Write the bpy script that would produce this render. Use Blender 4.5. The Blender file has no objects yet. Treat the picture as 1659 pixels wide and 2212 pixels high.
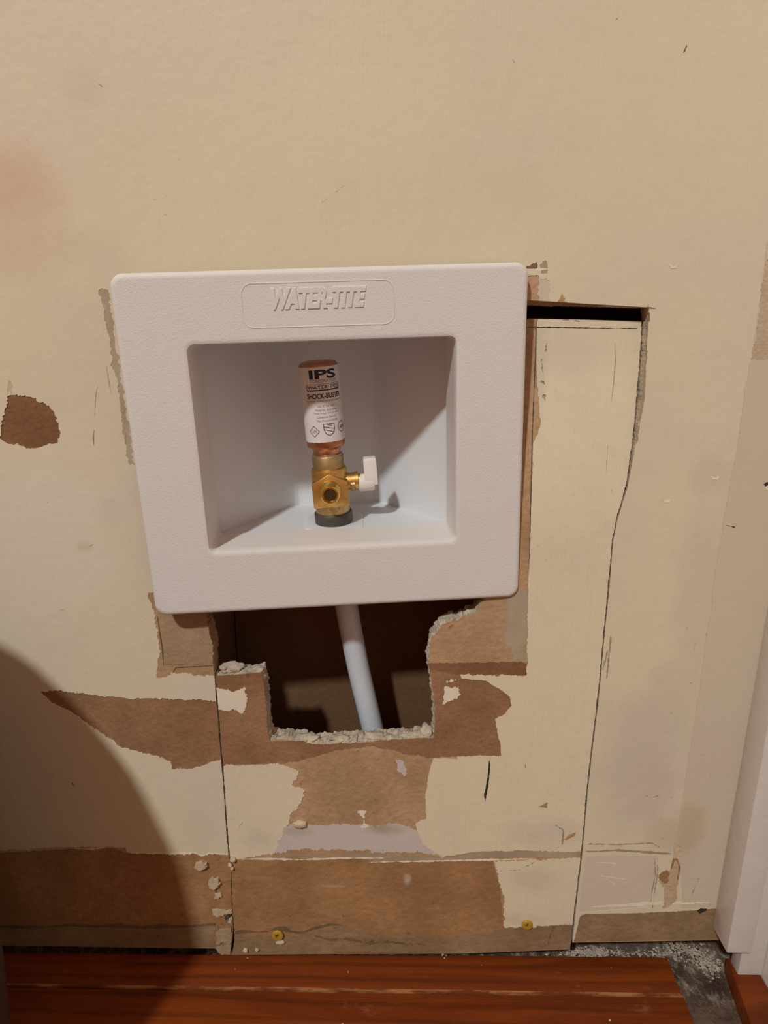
import bpy, bmesh, math, random
import numpy as np
from mathutils import Vector, Matrix, noise
from mathutils.geometry import delaunay_2d_cdt

# ------------------------------------------------------------------ camera
W, H, F = 1659, 2212, 1470.0
CD = 0.385                                   # camera distance from the wall plane y = 0
def camera_axes():
    d = np.array([750 - W/2, 6555 - H/2, F]); d /= np.linalg.norm(d)      # world down, in camera space
    r = np.array([d[1], -d[0], 0]); r /= np.linalg.norm(r)
    return np.stack([r, np.cross(r, d), -d])
R = camera_axes()
FLOOR_Z = -0.4315
CAM = np.array([0, -CD, 0.0])
scene = bpy.context.scene
cam_data = bpy.data.cameras.new('camera'); cam = bpy.data.objects.new('camera', cam_data)
scene.collection.objects.link(cam); scene.camera = cam
right, up, back = R @ [1, 0, 0], R @ [0, -1, 0], R @ [0, 0, -1]
m = Matrix.Identity(4)
for i in range(3):
    m[i][0], m[i][1], m[i][2], m[i][3] = right[i], up[i], back[i], CAM[i]
cam.matrix_world = m
cam_data.sensor_fit = 'HORIZONTAL'; cam_data.sensor_width = 36
cam_data.lens = 36 * F / W; cam_data.clip_start = 0.01

# ------------------------------------------------------------------ light
world = bpy.data.worlds.new('world'); scene.world = world; world.use_nodes = True
bg = world.node_tree.nodes['Background']
bg.inputs[0].default_value = (0.330, 0.150, 0.065, 1); bg.inputs[1].default_value = 1.0
LDIR = Vector((0.47, 1.0, -1.02)).normalized()          # direction the lamp light travels
ld = bpy.data.lights.new('ceiling_lamp', 'POINT'); ld.energy = 402; ld.color = (0.955, 1.0, 0.975)
ld.shadow_soft_size = 0.10
lamp = bpy.data.objects.new('ceiling_lamp', ld); scene.collection.objects.link(lamp)
lamp.location = Vector((0, 0, -0.06)) - LDIR * 4.0
vs = scene.view_settings
vs.view_transform = 'Standard'; vs.look = 'None'; vs.gamma = 1; vs.use_curve_mapping = False; vs.exposure = 0.0

# ------------------------------------------------------------------ helpers
def U(px, py, y=0.0):
    w = R @ np.array([px - W/2, py - H/2, F])
    return CAM + (y - CAM[1]) / w[1] * w
def FL(px, py, z=FLOOR_Z):
    w = R @ np.array([px - W/2, py - H/2, F])
    return CAM + (z - CAM[2]) / w[2] * w
def recess(z):                                # the cut panel leans back into the wall at its top
    t = min(1, max(0, (z + 0.118) / 0.124)); return 0.0085 * t * t * (3 - 2*t)
def UP(px, py):
    y = 0.0
    for _ in range(4): p = U(px, py, y); y = recess(p[2])
    return p
def crop(x0, y0, s): return lambda *p: [(x0 + q[0]/s, y0 + q[1]/s) + tuple(q[2:]) for q in p]
A = crop(0, 1250, 1.9988); B = crop(800, 1250, 1.931); E = crop(1050, 540, 2.724)
L = crop(0, 800, 4.4235); T = crop(1100, 540, 4.88); S = crop(400, 1780, 6.9125)
K = crop(1150, 1800, 3.259); G = crop(430, 1270, 2.633)
ROOT = scene.collection.objects
def add(name, me, mats=(), parent=None):
    o = bpy.data.objects.new(name, me); ROOT.link(o)
    for mt in (mats if isinstance(mats, (list, tuple)) else [mats]): me.materials.append(mt)
    if parent is not None: o.parent = parent
    return o
def from_py(name, v, f, mats=(), parent=None, smooth=False):
    me = bpy.data.meshes.new(name); me.from_pydata([tuple(p) for p in v], [], f); me.update()
    if smooth: me.polygons.foreach_set('use_smooth', [True]*len(me.polygons))
    return add(name, me, mats, parent)
def from_bm(name, bm, mats=(), parent=None, smooth=None):
    me = bpy.data.meshes.new(name); bmesh.ops.recalc_face_normals(bm, faces=bm.faces[:]); bm.to_mesh(me); bm.free()
    if smooth is not None:
        me.polygons.foreach_set('use_smooth', [True]*len(me.polygons))
        me.set_sharp_from_angle(angle=math.radians(smooth))
    return add(name, me, mats, parent)
def tag(o, label=None, cat=None, kind=None, group=None):
    for k, v in (('label', label), ('category', cat), ('kind', kind), ('group', group)):
        if v: o[k] = v
    return o

# ------------------------------------------------------------------ materials
class N:
    def __init__(s, name):
        s.m = bpy.data.materials.new(name); s.m.use_nodes = True; s.t = s.m.node_tree
        s.b = s.t.nodes['Principled BSDF']; s.co = s.n('ShaderNodeNewGeometry').outputs['Position']
    def n(s, ty, **kw):
        x = s.t.nodes.new(ty)
        for k, v in kw.items(): setattr(x, k, v)
        return x
    def set(s, inp, v):
        if isinstance(v, bpy.types.NodeSocket): s.t.links.new(v, inp)
        else: inp.default_value = v
    def obj(s): s.co = s.n('ShaderNodeTexCoord').outputs['Object']; return s
    def scaled(s, v, rot=(0, 0, 0)):
        x = s.n('ShaderNodeMapping'); s.t.links.new(s.co, x.inputs[0])
        x.inputs['Scale'].default_value = v; x.inputs['Rotation'].default_value = rot; return x.outputs[0]
    def noise(s, scale, detail=4, rough=0.6, vec=(1, 1, 1), rot=(0, 0, 0), dist=0.0):
        x = s.n('ShaderNodeTexNoise'); s.t.links.new(s.scaled(vec, rot), x.inputs['Vector'])
        x.inputs['Scale'].default_value = scale; x.inputs['Detail'].default_value = detail
        x.inputs['Roughness'].default_value = rough; x.inputs['Distortion'].default_value = dist
        return x.outputs['Fac']
    def ramp(s, fac, a, b, lo=0.0, hi=1.0):
        x = s.n('ShaderNodeMapRange'); x.interpolation_type = 'SMOOTHSTEP'
        s.set(x.inputs['Value'], fac); x.inputs['From Min'].default_value = a; x.inputs['From Max'].default_value = b
        x.inputs['To Min'].default_value = lo; x.inputs['To Max'].default_value = hi
        return x.outputs[0]
    def mix(s, fac, a, b, mode='MIX'):
        x = s.n('ShaderNodeMix', data_type='RGBA', blend_type=mode)
        for i, v in ((0, fac), (6, a), (7, b)):
            if isinstance(v, tuple) and len(v) == 3: v = v + (1,)
            s.set(x.inputs[i], v)
        return x.outputs[2]
    def math(s, op, a, b=0.0):
        x = s.n('ShaderNodeMath', operation=op); s.set(x.inputs[0], a); s.set(x.inputs[1], b); return x.outputs[0]
    def blob(s, col, px, py, rx, ry, tint, k=1.0, wob=0.5):
        c = U(px, py); sx = rx * 0.000262; sz = ry * 0.000262
        sub = s.n('ShaderNodeVectorMath', operation='SUBTRACT'); s.t.links.new(s.co, sub.inputs[0]); sub.inputs[1].default_value = tuple(c)
        mul = s.n('ShaderNodeVectorMath', operation='MULTIPLY'); s.t.links.new(sub.outputs[0], mul.inputs[0]); mul.inputs[1].default_value = (1/sx, 0, 1/sz)
        ln = s.n('ShaderNodeVectorMath', operation='LENGTH'); s.t.links.new(mul.outputs[0], ln.inputs[0])
        d = s.math('ADD', ln.outputs['Value'], s.math('MULTIPLY', s.math('SUBTRACT', s.wob, 0.5), wob * 2))
        return s.mix(s.ramp(d, 0.2, 1.0, k, 0.0), col, tuple(x * 0.9 for x in tint))
    def bump(s, h, dist, strength=1.0, prev=None):
        x = s.n('ShaderNodeBump'); x.inputs['Distance'].default_value = dist; x.inputs['Strength'].default_value = strength
        s.set(x.inputs['Height'], h)
        if prev is not None: s.t.links.new(prev, x.inputs['Normal'])
        return x.outputs[0]
    def out(s, col, rough=0.6, nrm=None, metal=0.0, spec=0.5, **kw):
        if isinstance(col, tuple) and len(col) == 3: col = col + (1,)
        s.set(s.b.inputs['Base Color'], col); s.set(s.b.inputs['Roughness'], rough)
        s.b.inputs['Metallic'].default_value = metal; s.b.inputs['Specular IOR Level'].default_value = spec
        for k, v in kw.items(): s.set(s.b.inputs[k.replace('_', ' ')], v)
        if nrm is not None: s.t.links.new(nrm, s.b.inputs['Normal'])
        return s.m

CREAM, PINK = (0.715, 0.628, 0.455), (0.69, 0.60, 0.475)
def paint(name, a, b, blobs=(), streak=1.0, pinky=0.5):
    n = N(name); n.wob = n.noise(45, 5, 0.65)
    big = n.noise(7, 5, 0.6)
    col = n.mix(n.ramp(big, pinky - 0.12, pinky + 0.14), a, b)
    col = n.mix(n.ramp(n.noise(60, 6, 0.7), 0.45, 0.75, 0, 0.25), col, (0.62, 0.53, 0.40))
    st = n.noise(1.0, 5, 0.65, (900, 900, 22))
    col = n.mix(n.ramp(st, 0.5, 0.8, 0, 0.14 * streak), col, (0.55, 0.47, 0.36))
    for bl in blobs: col = n.blob(col, *bl)
    spk = n.noise(420, 2, 0.5)
    col = n.mix(n.ramp(spk, 0.74, 0.80, 0, 0.5), col, (0.30, 0.20, 0.12))
    nr = n.bump(st, 0.00015 * streak); nr = n.bump(n.noise(130, 5, 0.6), 0.00028, 1, nr); nr = n.bump(n.noise(11, 2, 0.5), 0.0016, 0.4, nr)
    return n.out(col, 0.5, nr, spec=0.35)
MW = paint('cream_wall_paint', CREAM, PINK, [
    (30, 390, 130, 90, (0.66, 0.42, 0.24), 0.75), (180, 190, 60, 50, (0.60, 0.50, 0.36), 0.6), (40, 480, 140, 160, (0.72, 0.56, 0.40), 0.5),
    (200, 545, 110, 70, (0.68, 0.59, 0.48), 0.3), (1120, 410, 110, 70, (0.66, 0.60, 0.45), 0.25), (700, 250, 420, 200, (0.80, 0.72, 0.52), 0.6),
    (100, 1150, 260, 320, (0.81, 0.73, 0.60), 0.8), (240, 1110, 50, 60, (0.66, 0.57, 0.48), 0.3), (180, 1180, 30, 22, (0.70, 0.62, 0.42), 0.8),
    (250, 60, 420, 260, (0.75, 0.65, 0.54), 0.7), (120, 330, 220, 160, (0.76, 0.65, 0.53), 0.5), (430, 1790, 60, 90, (0.60, 0.53, 0.42), 0.2),
    (1440, 1560, 80, 260, (0.66, 0.56, 0.45), 0.55), (1500, 1240, 60, 240, (0.70, 0.60, 0.49), 0.6), (1370, 1650, 130, 260, (0.67, 0.575, 0.465), 0.8), (1450, 1800, 90, 90, (0.60, 0.46, 0.32), 0.6),
    (1540, 1350, 130, 650, (0.70, 0.61, 0.475), 0.75), (1530, 1030, 60, 70, (0.60, 0.51, 0.40), 0.3), (1420, 1720, 90, 160, (0.66, 0.55, 0.46), 0.6)])
MP = paint('cream_panel_paint', (0.755, 0.665, 0.485), (0.715, 0.625, 0.48), [
    (1165, 800, 35, 150, (0.58, 0.50, 0.40), 0.45), (1180, 1800, 160, 60, (0.70, 0.61, 0.50), 0.6), (560, 1815, 70, 50, (0.66, 0.57, 0.47), 0.5),
    (1150, 1900, 90, 60, (0.66, 0.56, 0.44), 0.5), (1250, 760, 130, 80, (0.74, 0.63, 0.52), 0.7), (1120, 1985, 120, 25, (0.66, 0.57, 0.44), 0.5)], 1.5, 0.56)
MPK = paint('pinkish_old_paint', (0.625, 0.54, 0.415), (0.61, 0.52, 0.41), [(1490, 1790, 60, 120, (0.58, 0.45, 0.30), 0.7), (1530, 1960, 60, 60, (0.72, 0.63, 0.48), 0.5)], 0.8)
MGH = paint('ghost_strip_paint', (0.655, 0.56, 0.44), (0.64, 0.545, 0.44), [(1440, 1880, 90, 90, (0.66, 0.54, 0.40), 0.5)], 0.6)
MLIL = paint('white_putty', (0.60, 0.535, 0.495), (0.54, 0.475, 0.43), [(830, 1790, 60, 26, (0.42, 0.33, 0.24), 0.7), (640, 1795, 60, 20, (0.5, 0.42, 0.34), 0.5)], 0.6)
MSM = paint('worn_grey_smear', (0.37, 0.29, 0.20), (0.50, 0.42, 0.31), [], 1.4, 0.5)
MSCUFF = paint('scuffed_white', (0.55, 0.47, 0.37), (0.74, 0.66, 0.52), [], 1.6, 0.5)
MCL = paint('bright_paint_edge', (0.82, 0.75, 0.60), (0.78, 0.70, 0.56), [], 0.6)
def paper(name, a, b, speck=(0.10, 0.06, 0.035), fine=300, blobs=()):
    n = N(name); n.wob = n.noise(45, 5, 0.65)
    col = n.mix(n.ramp(n.noise(22, 6, 0.65), 0.33, 0.67), tuple(x*0.93 for x in a), tuple(x*1.07 for x in b))
    col = n.mix(n.ramp(n.noise(48, 5, 0.7), 0.55, 0.75, 0, 0.3), col, tuple(x * 0.68 for x in a))
    col = n.mix(n.ramp(n.noise(fine, 4, 0.6, (1, 1, 1.6)), 0.35, 0.72, 0, 0.35), col, tuple(x * 0.6 for x in a))
    col = n.mix(n.ramp(n.noise(150, 3, 0.55), 0.66, 0.74, 0, 0.6), col, speck)
    col = n.mix(n.ramp(n.noise(1.0, 4, 0.6, (30, 30, 260)), 0.62, 0.78, 0, 0.35), col, tuple(x * 0.6 for x in a))
    for bl in blobs: col = n.blob(col, *bl)
    nr = n.bump(n.noise(260, 4, 0.65), 0.0006); nr = n.bump(n.noise(60, 4, 0.6), 0.0012, 0.7, nr)
    return n.out(col, 0.85, nr, spec=0.15)
MBR = paper('torn_brown_paper', (0.285, 0.148, 0.076), (0.345, 0.190, 0.105))
MBR2 = paper('torn_dark_brown_paper', (0.235, 0.112, 0.056), (0.265, 0.132, 0.068))
MTAN = paper('tan_paper', (0.44, 0.275, 0.150), (0.51, 0.325, 0.188), fine=220)
MTAN2 = paper('tan_baseboard_ghost', (0.345, 0.182, 0.080), (0.400, 0.222, 0.102), fine=160, blobs=[(880, 1900, 14, 26, (0.6, 0.5, 0.4), .7), (720, 1915, 60, 6, (0.55, 0.42, 0.3), .6)])
MGRY = paper('grey_bottom_strip', (0.275, 0.175, 0.095), (0.330, 0.215, 0.122), fine=140)
MSQ = paper('greyish_tan_paper', (0.400, 0.280, 0.172), (0.445, 0.315, 0.200), fine=380)
MDK = paper('dark_glue_line', (0.165, 0.105, 0.06), (0.21, 0.14, 0.08))
MLT = paper('pale_torn_paper', (0.55, 0.43, 0.30), (0.62, 0.49, 0.35))
MPUR = paper('old_purple_paint', (0.20, 0.105, 0.085), (0.25, 0.14, 0.11))
MORG = paper('orange_chip', (0.42, 0.24, 0.11), (0.50, 0.30, 0.14))
MRUST = paper('rust_stain', (0.54, 0.40, 0.25), (0.62, 0.48, 0.32))
MRUST2 = paper('dark_rust', (0.33, 0.18, 0.085), (0.38, 0.22, 0.11))
def plain(name, col, rough=0.6, metal=0.0, spec=0.5, bump=None, var=0.15, **kw):
    n = N(name); c = n.mix(n.ramp(n.noise(90, 4, 0.6), 0.3, 0.7, 0, var), col, tuple(x * 0.55 for x in col))
    nr = n.bump(n.noise(bump[0], 3, 0.6), bump[1]) if bump else None
    return n.out(c, rough, nr, metal, spec, **kw)
MSOCK = plain('dark_socket', (0.07, 0.04, 0.012), 0.6)  # socket floor coloured dark in place of the shade in its recess
MBLK = plain('black_mark', (0.035, 0.025, 0.02), 0.8)
MPEN = plain('pencil_grey', (0.09, 0.07, 0.055), 0.7)
MSCR = plain('scratch_grey', (0.36, 0.29, 0.21), 0.8)
MGYP = plain('gypsum', (0.62, 0.53, 0.41), 0.95, bump=(420, 0.0012), var=0.75, spec=0.1)
MPLATE = plain('textured_white_plastic', (0.745, 0.72, 0.70), 0.55, bump=(1100, 0.00022), var=0.04, spec=0.4)
MCOL = plain('smooth_white_plastic', (0.755, 0.715, 0.68), 0.42, var=0.03, spec=0.4)
MBOX = plain('bluish_white_plastic', (0.72, 0.73, 0.755), 0.45, var=0.03, spec=0.4)
MHAND = plain('white_handle_plastic', (0.80, 0.77, 0.73), 0.4, var=0.08)
MPIPE = plain('bluish_white_pipe', (0.66, 0.72, 0.80), 0.35, var=0.05)
MBRASS = None
def metal(name, a, b, rough=0.3, sc=120):
    n = N(name); f = n.noise(sc, 5, 0.7)
    col = n.mix(n.ramp(f, 0.35, 0.7), a, b); col = n.mix(n.ramp(n.noise(310, 4, .7), 0.62, 0.75, 0, 0.6), col, tuple(x*0.25 for x in b))
    return n.out(col, n.ramp(f, 0.3, 0.7, rough, rough + 0.2), n.bump(f, 0.0002), 1.0)
MBRASS = metal('brass', (0.78, 0.50, 0.17), (0.55, 0.31, 0.09))
MBRASS2 = metal('dull_brass', (0.58, 0.43, 0.22), (0.42, 0.28, 0.12), 0.38)
MBRIGHT = metal('bright_brass', (0.95, 0.68, 0.22), (0.85, 0.55, 0.15), 0.16)
MCOP = metal('copper', (0.66, 0.31, 0.17), (0.50, 0.20, 0.10), 0.26, 70)
MSOLD = metal('solder', (0.65, 0.62, 0.56), (0.5, 0.46, 0.4), 0.35)
MRING = plain('dark_rubber_ring', (0.075, 0.065, 0.055), 0.5, var=0.4, bump=(200, 0.0003))
MBORE = plain('shade_dark_bore', (0.10, 0.060, 0.022), 0.4, 0.6)  # brass darkened in colour to stand for the shade inside the bore
MLAB = plain('paper_label', (0.78, 0.74, 0.735), 0.4, var=0.06)
MINK = plain('blue_black_ink', (0.012, 0.014, 0.04), 0.5)
MINK2 = plain('grey_ink', (0.10, 0.10, 0.14), 0.6)
MSCREW = plain('yellow_zinc', (0.66, 0.38, 0.055), 0.38, 0.35)
MTRIM = plain('white_gloss_paint', (0.74, 0.695, 0.645), 0.35, bump=(60, 0.0004), var=0.06)
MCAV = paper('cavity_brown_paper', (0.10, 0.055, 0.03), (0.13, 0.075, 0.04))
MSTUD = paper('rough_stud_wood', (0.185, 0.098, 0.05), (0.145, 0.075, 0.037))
MOBJ = plain('dark_plastic', (0.065, 0.040, 0.032), 0.55)
def wood(name, seed, a=(0.225, 0.046, 0.007), b=(0.150, 0.027, 0.004), rot=0.0):
    n = N(name); r = (0, 0, rot)
    g = n.noise(1.0, 6, 0.62, (6, 62, 62), r, 1.4); fine = n.noise(1.0, 4, 0.7, (60, 1400, 1400), r)
    wv = n.n('ShaderNodeTexWave', wave_type='BANDS', bands_direction='Y'); n.t.links.new(n.scaled((2.2, 26, 26), (0, 0, rot + 0.05 * seed)), wv.inputs['Vector'])
    wv.inputs['Scale'].default_value = 1.0; wv.inputs['Distortion'].default_value = 5 + seed; wv.inputs['Detail'].default_value = 3; wv.inputs['Phase Offset'].default_value = seed * 2.1
    col = n.mix(n.ramp(g, 0.35, 0.68), a, b)
    col = n.mix(n.ramp(wv.outputs['Fac'], 0.72, 1.0, 0, 0.38), col, (0.06, 0.014, 0.004))
    col = n.mix(n.ramp(fine, 0.55, 0.75, 0, 0.25), col, (0.30, 0.080, 0.018))
    col = n.mix(n.ramp(n.noise(26, 5, 0.7, (1, 2.4, 1)), 0.62, 0.78, 0, 0.32), col, (0.44, 0.27, 0.18))
    return n.out(col, n.ramp(g, .3, .7, 0.38, 0.55), n.bump(fine, 0.0003), spec=0.2)
MWOOD = [wood('mahogany_%s' % k, s) for k, s in (('red', 0), ('brown', 1), ('dark', 2))]
MWOODR = wood('mahogany_crosswise', 1, rot=math.pi/2)
def worn_edge():
    n = N('worn_wood_edge'); f = n.noise(1.0, 5, 0.7, (28, 160, 160))
    return n.out(n.mix(n.ramp(f, 0.40, 0.60), (0.15, 0.035, 0.008), (0.37, 0.165, 0.065)), 0.6, n.bump(f, 0.0006), spec=0.2)
MWEAR = worn_edge()
def subfloor_mat():
    n = N('dusty_subfloor'); col = n.mix(n.ramp(n.noise(30, 5, .65), .35, .65), (0.150, 0.100, 0.072), (0.060, 0.038, 0.028))
    n.wob = n.noise(60, 5, .7)
    dust = n.ramp(n.noise(150, 6, .7, (1.0, 0.55, 1)), 0.46, 0.66)
    s = n.n('ShaderNodeSeparateXYZ'); n.t.links.new(n.co, s.inputs[0])
    near = n.ramp(s.outputs[1], -0.034, -0.006, 0.0, 0.75)
    col = n.mix(n.math('MULTIPLY', dust, near), col, (0.44, 0.37, 0.30))
    return n.out(col, 0.95, n.bump(n.noise(300, 4, .7), 0.002), spec=0.1)
MSUB = subfloor_mat()

# ------------------------------------------------------------------ the drywall: one planar map of sheets, gaps, torn paint
rng = random.Random(5)
def ragged(pts, amp, to2d, closed=True):
    out = []; n = len(pts); step = 0.0007
    for i in range(n if closed else n - 1):
        p, q = pts[i], pts[(i+1) % n]; a = p[2] if len(p) > 2 else amp
        P, Q = to2d(p), to2d(q); Ld = math.hypot(Q[0]-P[0], Q[1]-P[1])
        k = max(1, int(Ld / (step if a > 0 else 1e9)))
        nx, nz = (Q[1]-P[1]) / max(Ld, 1e-9), -(Q[0]-P[0]) / max(Ld, 1e-9)
        for j in range(k):
            t = j / k; x, z = P[0] + (Q[0]-P[0])*t, P[1] + (Q[1]-P[1])*t
            if j:
                d = a * (noise.noise((x*150, z*150, 3.1)) * 1.6 + noise.noise((x*520, z*520, 9.4)) * 1.5 + noise.noise((x*1300, z*1300, 2.2)) * 1.1)
                x += nx * d; z += nz * d
            out.append((x, z))
    return out
w2d = lambda p: (lambda q: (q[0], q[2]))(U(p[0], p[1]))
p2d = lambda p: (lambda q: (q[0], q[2]))(UP(p[0], p[1]))
polys = []           # (kind, domain, name, material, depth, 2-d points)
def region(domain, name, mat, depth_mm, pts, amp=0.0004, label=None):
    polys.append(('patch', domain, name, mat, depth_mm / 1000, ragged(pts, amp * (1.5 if amp >= 0.0004 else 1.0), w2d if domain == 'wall' else p2d), label))
def stroke(domain, name, mat, pts, w=2.0, amp=0.00008):
    n = len(pts); lft, rgt = [], []
    for i, p in enumerate(pts):
        a, b = pts[max(0, i-1)], pts[min(n-1, i+1)]; d = math.hypot(b[0]-a[0], b[1]-a[1]) or 1
        k = (w / 2) * (0.35 if i in (0, n-1) else 1); nx, ny = -(b[1]-a[1]) / d * k, (b[0]-a[0]) / d * k
        lft.append((p[0]+nx, p[1]+ny)); rgt.append((p[0]-nx, p[1]-ny))
    region(domain, name, mat, 0.02, lft + rgt[::-1], amp)
def void(pts, amp=0.0): polys.append(('void', None, None, None, 0, ragged(pts, amp, w2d), None))

CRACK = [(432, 900), (455, 1250)] + A((918, 330), (926, 400), (931, 480), (940, 580), (947, 680), (957, 790), (966, 900), (974, 1020), (981, 1120), (988, 1190), (996, 1250), (999, 1330), (1003, 1440), (1012, 1560), (1000, 1625))
CUT = [(1402, 664), (1400, 700), (1397, 757), (1386, 860), (1373, 958), (1356, 1050), (1334, 1120), (1325, 1164), (1314, 1290)] + B((975, 250), (960, 420), (945, 560), (925, 720), (905, 900), (893, 1050), (880, 1180), (868, 1280), (856, 1380), (846, 1480), (838, 1560))
# outlines of the two sheets
wl = U(-900, 2030); wr = U(1800, 2029)
WALL = [(-0.75, 0.62), (0.62, 0.62), (0.62, wr[2]), w2d((1545, 2031)), w2d((1236, 2034))] + [w2d(p) for p in [(1233, 1900), (700, 1500), (498, 1900), (466, 2050)]] + [w2d((0, 2043)), (-0.75, w2d((0, 2043))[1])]
WALL = [(-0.75, 0.62), (0.62, 0.62), (0.62, wr[2]), w2d((1545, 2031)), w2d((1232, 2036)), w2d((1232, 1990)), w2d((505, 1990)), w2d((497, 2062)), w2d((480, 2061)), w2d((464, 2049)), w2d((300, 2047)), w2d((0, 2042)), (-0.75, w2d((0, 2042))[1])]
polys.append(('sheet', 'wall', 'wall_back', MW, 0, WALL, None))
PANEL = [w2d(p) for p in CRACK] + [w2d(p) for p in [(700, 2061), (1000, 2060), (1229, 2051)]] + [w2d(p) for p in CUT[::-1]] + [w2d((1000, 640)), w2d((420, 640))]
polys.append(('sheet', 'panel', 'drywall_cutout', MTAN, 0, PANEL, None))

# --- torn paint, bare paper, putty and marks on the wall sheet
region('wall', 'torn_paper_patch', MBR, 0.45, A((170,485),(215,482),(300,490),(400,502),(500,512),(560,522),(640,516),(720,520),(800,525),(870,522),(925,528),(1000,540),(1000,780),(950,783),(900,795),(860,815),(810,825),(775,815),(745,825),(738,790),(690,775),(640,755),(560,740),(515,725),(480,690),(440,670),(380,630),(330,590),(270,560),(215,530)), label='long brown torn paper tear tapering to a point on the left')
region('wall', 'torn_paper_patch', MBR2, 0.45, L((70,245),(130,237),(240,237),(340,262),(355,300),(420,312),(465,335),(485,365),(520,410),(550,460),(530,480),(560,540),(580,600),(555,650),(550,695),(450,715),(380,735),(280,745),(200,725),(140,710),(60,695),(10,660),(-5,640),(10,560),(30,470),(45,380),(60,290)), label='round brown torn paper spot near the left edge')
region('wall', 'paint_chip', MLT, 0.1, L((90,90),(108,120),(112,230),(92,190),(70,235),(75,160)))
region('wall', 'bare_paper_patch', MTAN, 0.3, A((640,60),(665,150),(675,200),(688,290),(690,330),(680,350),(680,430),(720,425),(745,405),(800,405),(850,418),(930,420),(930,100),(900,60)), label='tan bare paper under the lower left corner of the white plate')
region('wall', 'bare_paper_patch', MSQ, 0.05, A((692,140),(712,370),(915,373),(940,250),(900,60)), 0.00015)
stroke('wall', 'paper_crease', MDK, A((680,165),(690,240),(700,300),(706,378)), 2.2)
stroke('wall', 'paper_crease', MDK, A((745,408),(758,385),(920,376)), 1.6)
region('wall', 'scuffed_edge', MSM, 0.15, [(216,625),(234,625),(246,720),(260,800),(272,880),(284,950),(292,1005),(280,1005),(270,950),(262,880),(247,800),(233,720)], 0.0005)
stroke('wall', 'scuff', MSM, [(230,790),(236,830),(240,850)], 3); stroke('wall', 'scuff', MSM, [(262,870),(266,905),(272,960)], 5, 0.0004)
stroke('wall', 'hairline_crack', MSCR, L((935,140),(915,240),(910,330),(905,450)), 2.2); stroke('wall', 'hairline_crack', MORG, L((900,570),(893,640),(898,715)), 3.6)
GHT = A((-60,1182),(0,1180),(100,1175),(200,1166),(300,1163),(380,1170),(480,1158),(540,1165),(550,1185),(700,1190),(760,1194),(840,1187),(870,1200),(900,1190),(1040,1190))
region('wall', 'baseboard_ghost', MTAN2, 0.5, [(-700, 1840)] + GHT + [(520, 2100), (-700, 2100)], label='brown bare band left by a removed baseboard')
region('wall', 'grime_edge', MSM, -0.02, A((0,1172),(200,1160),(420,1158),(545,1160),(552,1184),(480,1162),(300,1166),(0,1183)), 0.0004)
stroke('wall', 'paint_lip', MCL, A((560,1184),(700,1186),(840,1183),(868,1196),(900,1186),(985,1188)), 3.0, 0.0002)
region('wall', 'glue_line', MDK, 0.02, A((-60,1494),(100,1500),(200,1502),(300,1492),(420,1497),(520,1490),(600,1502),(700,1494),(800,1498),(930,1488),(930,1498),(800,1508),(600,1512),(420,1506),(300,1502),(100,1512),(-60,1506)), 0.0003)
region('wall', 'grey_strip', MGRY, -0.02, A((-900,1506),(-60,1506),(100,1512),(300,1502),(420,1506),(600,1512),(800,1508),(940,1498),(960,1600),(-900,1600)), 0.0002)
region('wall', 'grey_strip', MGRY, 0.35, K((335,590),(350,575),(390,570),(740,563),(1100,545),(1270,530),(1330,530),(1330,770),(290,770)), 0.00025, 'bare grey strip along the bottom of the wall at right')
region('wall', 'old_paint_area', MPK, -0.35, [(2150,-700),(1790,-700),(1722,60)] + E((1650,0),(1615,280),(1565,620),(1525,800),(1495,1030),(1470,1220),(1430,1400),(1385,1680),(1345,1900),(1325,2070)) + B((1430,90),(1400,250),(1375,450),(1345,640),(1315,830),(1292,1000),(1272,1100),(1290,1170),(1300,1300),(1300,1372),(1860,1360),(1860,0)), 0.00028, 'older pinkish paint at the right of a raised paint ridge')
region('wall', 'bare_paper_patch', MLT, 0.1, E((1650,60),(1700,30),(1700,650),(1560,650),(1590,480),(1610,300)), 0.0004)
region('wall', 'ghost_paint', MGH, 0.15, K((378,165),(880,160),(870,280),(845,400),(832,515),(330,560),(345,420)), 0.0002)
for pts, w in ((K((380,76),(600,80),(840,70),(900,100)), 2.6), (K((378,128),(620,120),(900,140),(980,145)), 5), (K((860,170),(868,290),(845,400),(830,520)), 2.2), (K((885,170),(880,290),(862,400),(845,530)), 2.2)):
    stroke('wall', 'paint_ridge', MSCR, pts, w, 0.0003)
stroke('wall', 'paint_ridge', MCL, K((420,520),(700,505),(900,490),(1250,485)), 6, 0.0003)
for pts, w in ((K((460,205),(590,215)), 2), (K((480,300),(655,325)), 2), (K((480,300),(580,360)), 2), (K((1060,325),(1170,318),(1120,430)), 3), (B((970,380),(990,300)), 8), (E((945,590),(925,860),(885,1140)), 7), (B((985,420),(1005,230)), 7)):
    stroke('wall', 'scratch', MSCR if w > 2.5 else MCL, pts, w, 0.0003)
region('wall', 'rust_stain', MRUST, 0.03, K((1005,70),(1040,90),(1045,130),(1015,170),(1035,205),(1042,270),(1028,340),(1012,480),(915,540),(930,440),(925,380),(890,340),(885,290),(930,265),(970,260),(990,200),(990,110)), 0.0004, 'rust-brown water stain')
region('wall', 'rust_stain', MRUST2, 0.0, K((885,290),(930,268),(965,262),(958,340),(930,355),(905,340)), 0.0004)
stroke('wall', 'rust_stain', MRUST2, K((975,255),(1000,180),(1018,185),(1036,240),(1022,330)), 5, 0.0003)
region('wall', 'dark_hole_mark', MBLK, 0.3, K((1162,545),(1180,532),(1228,530),(1232,545),(1200,560),(1175,572)), 0.0003)
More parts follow.
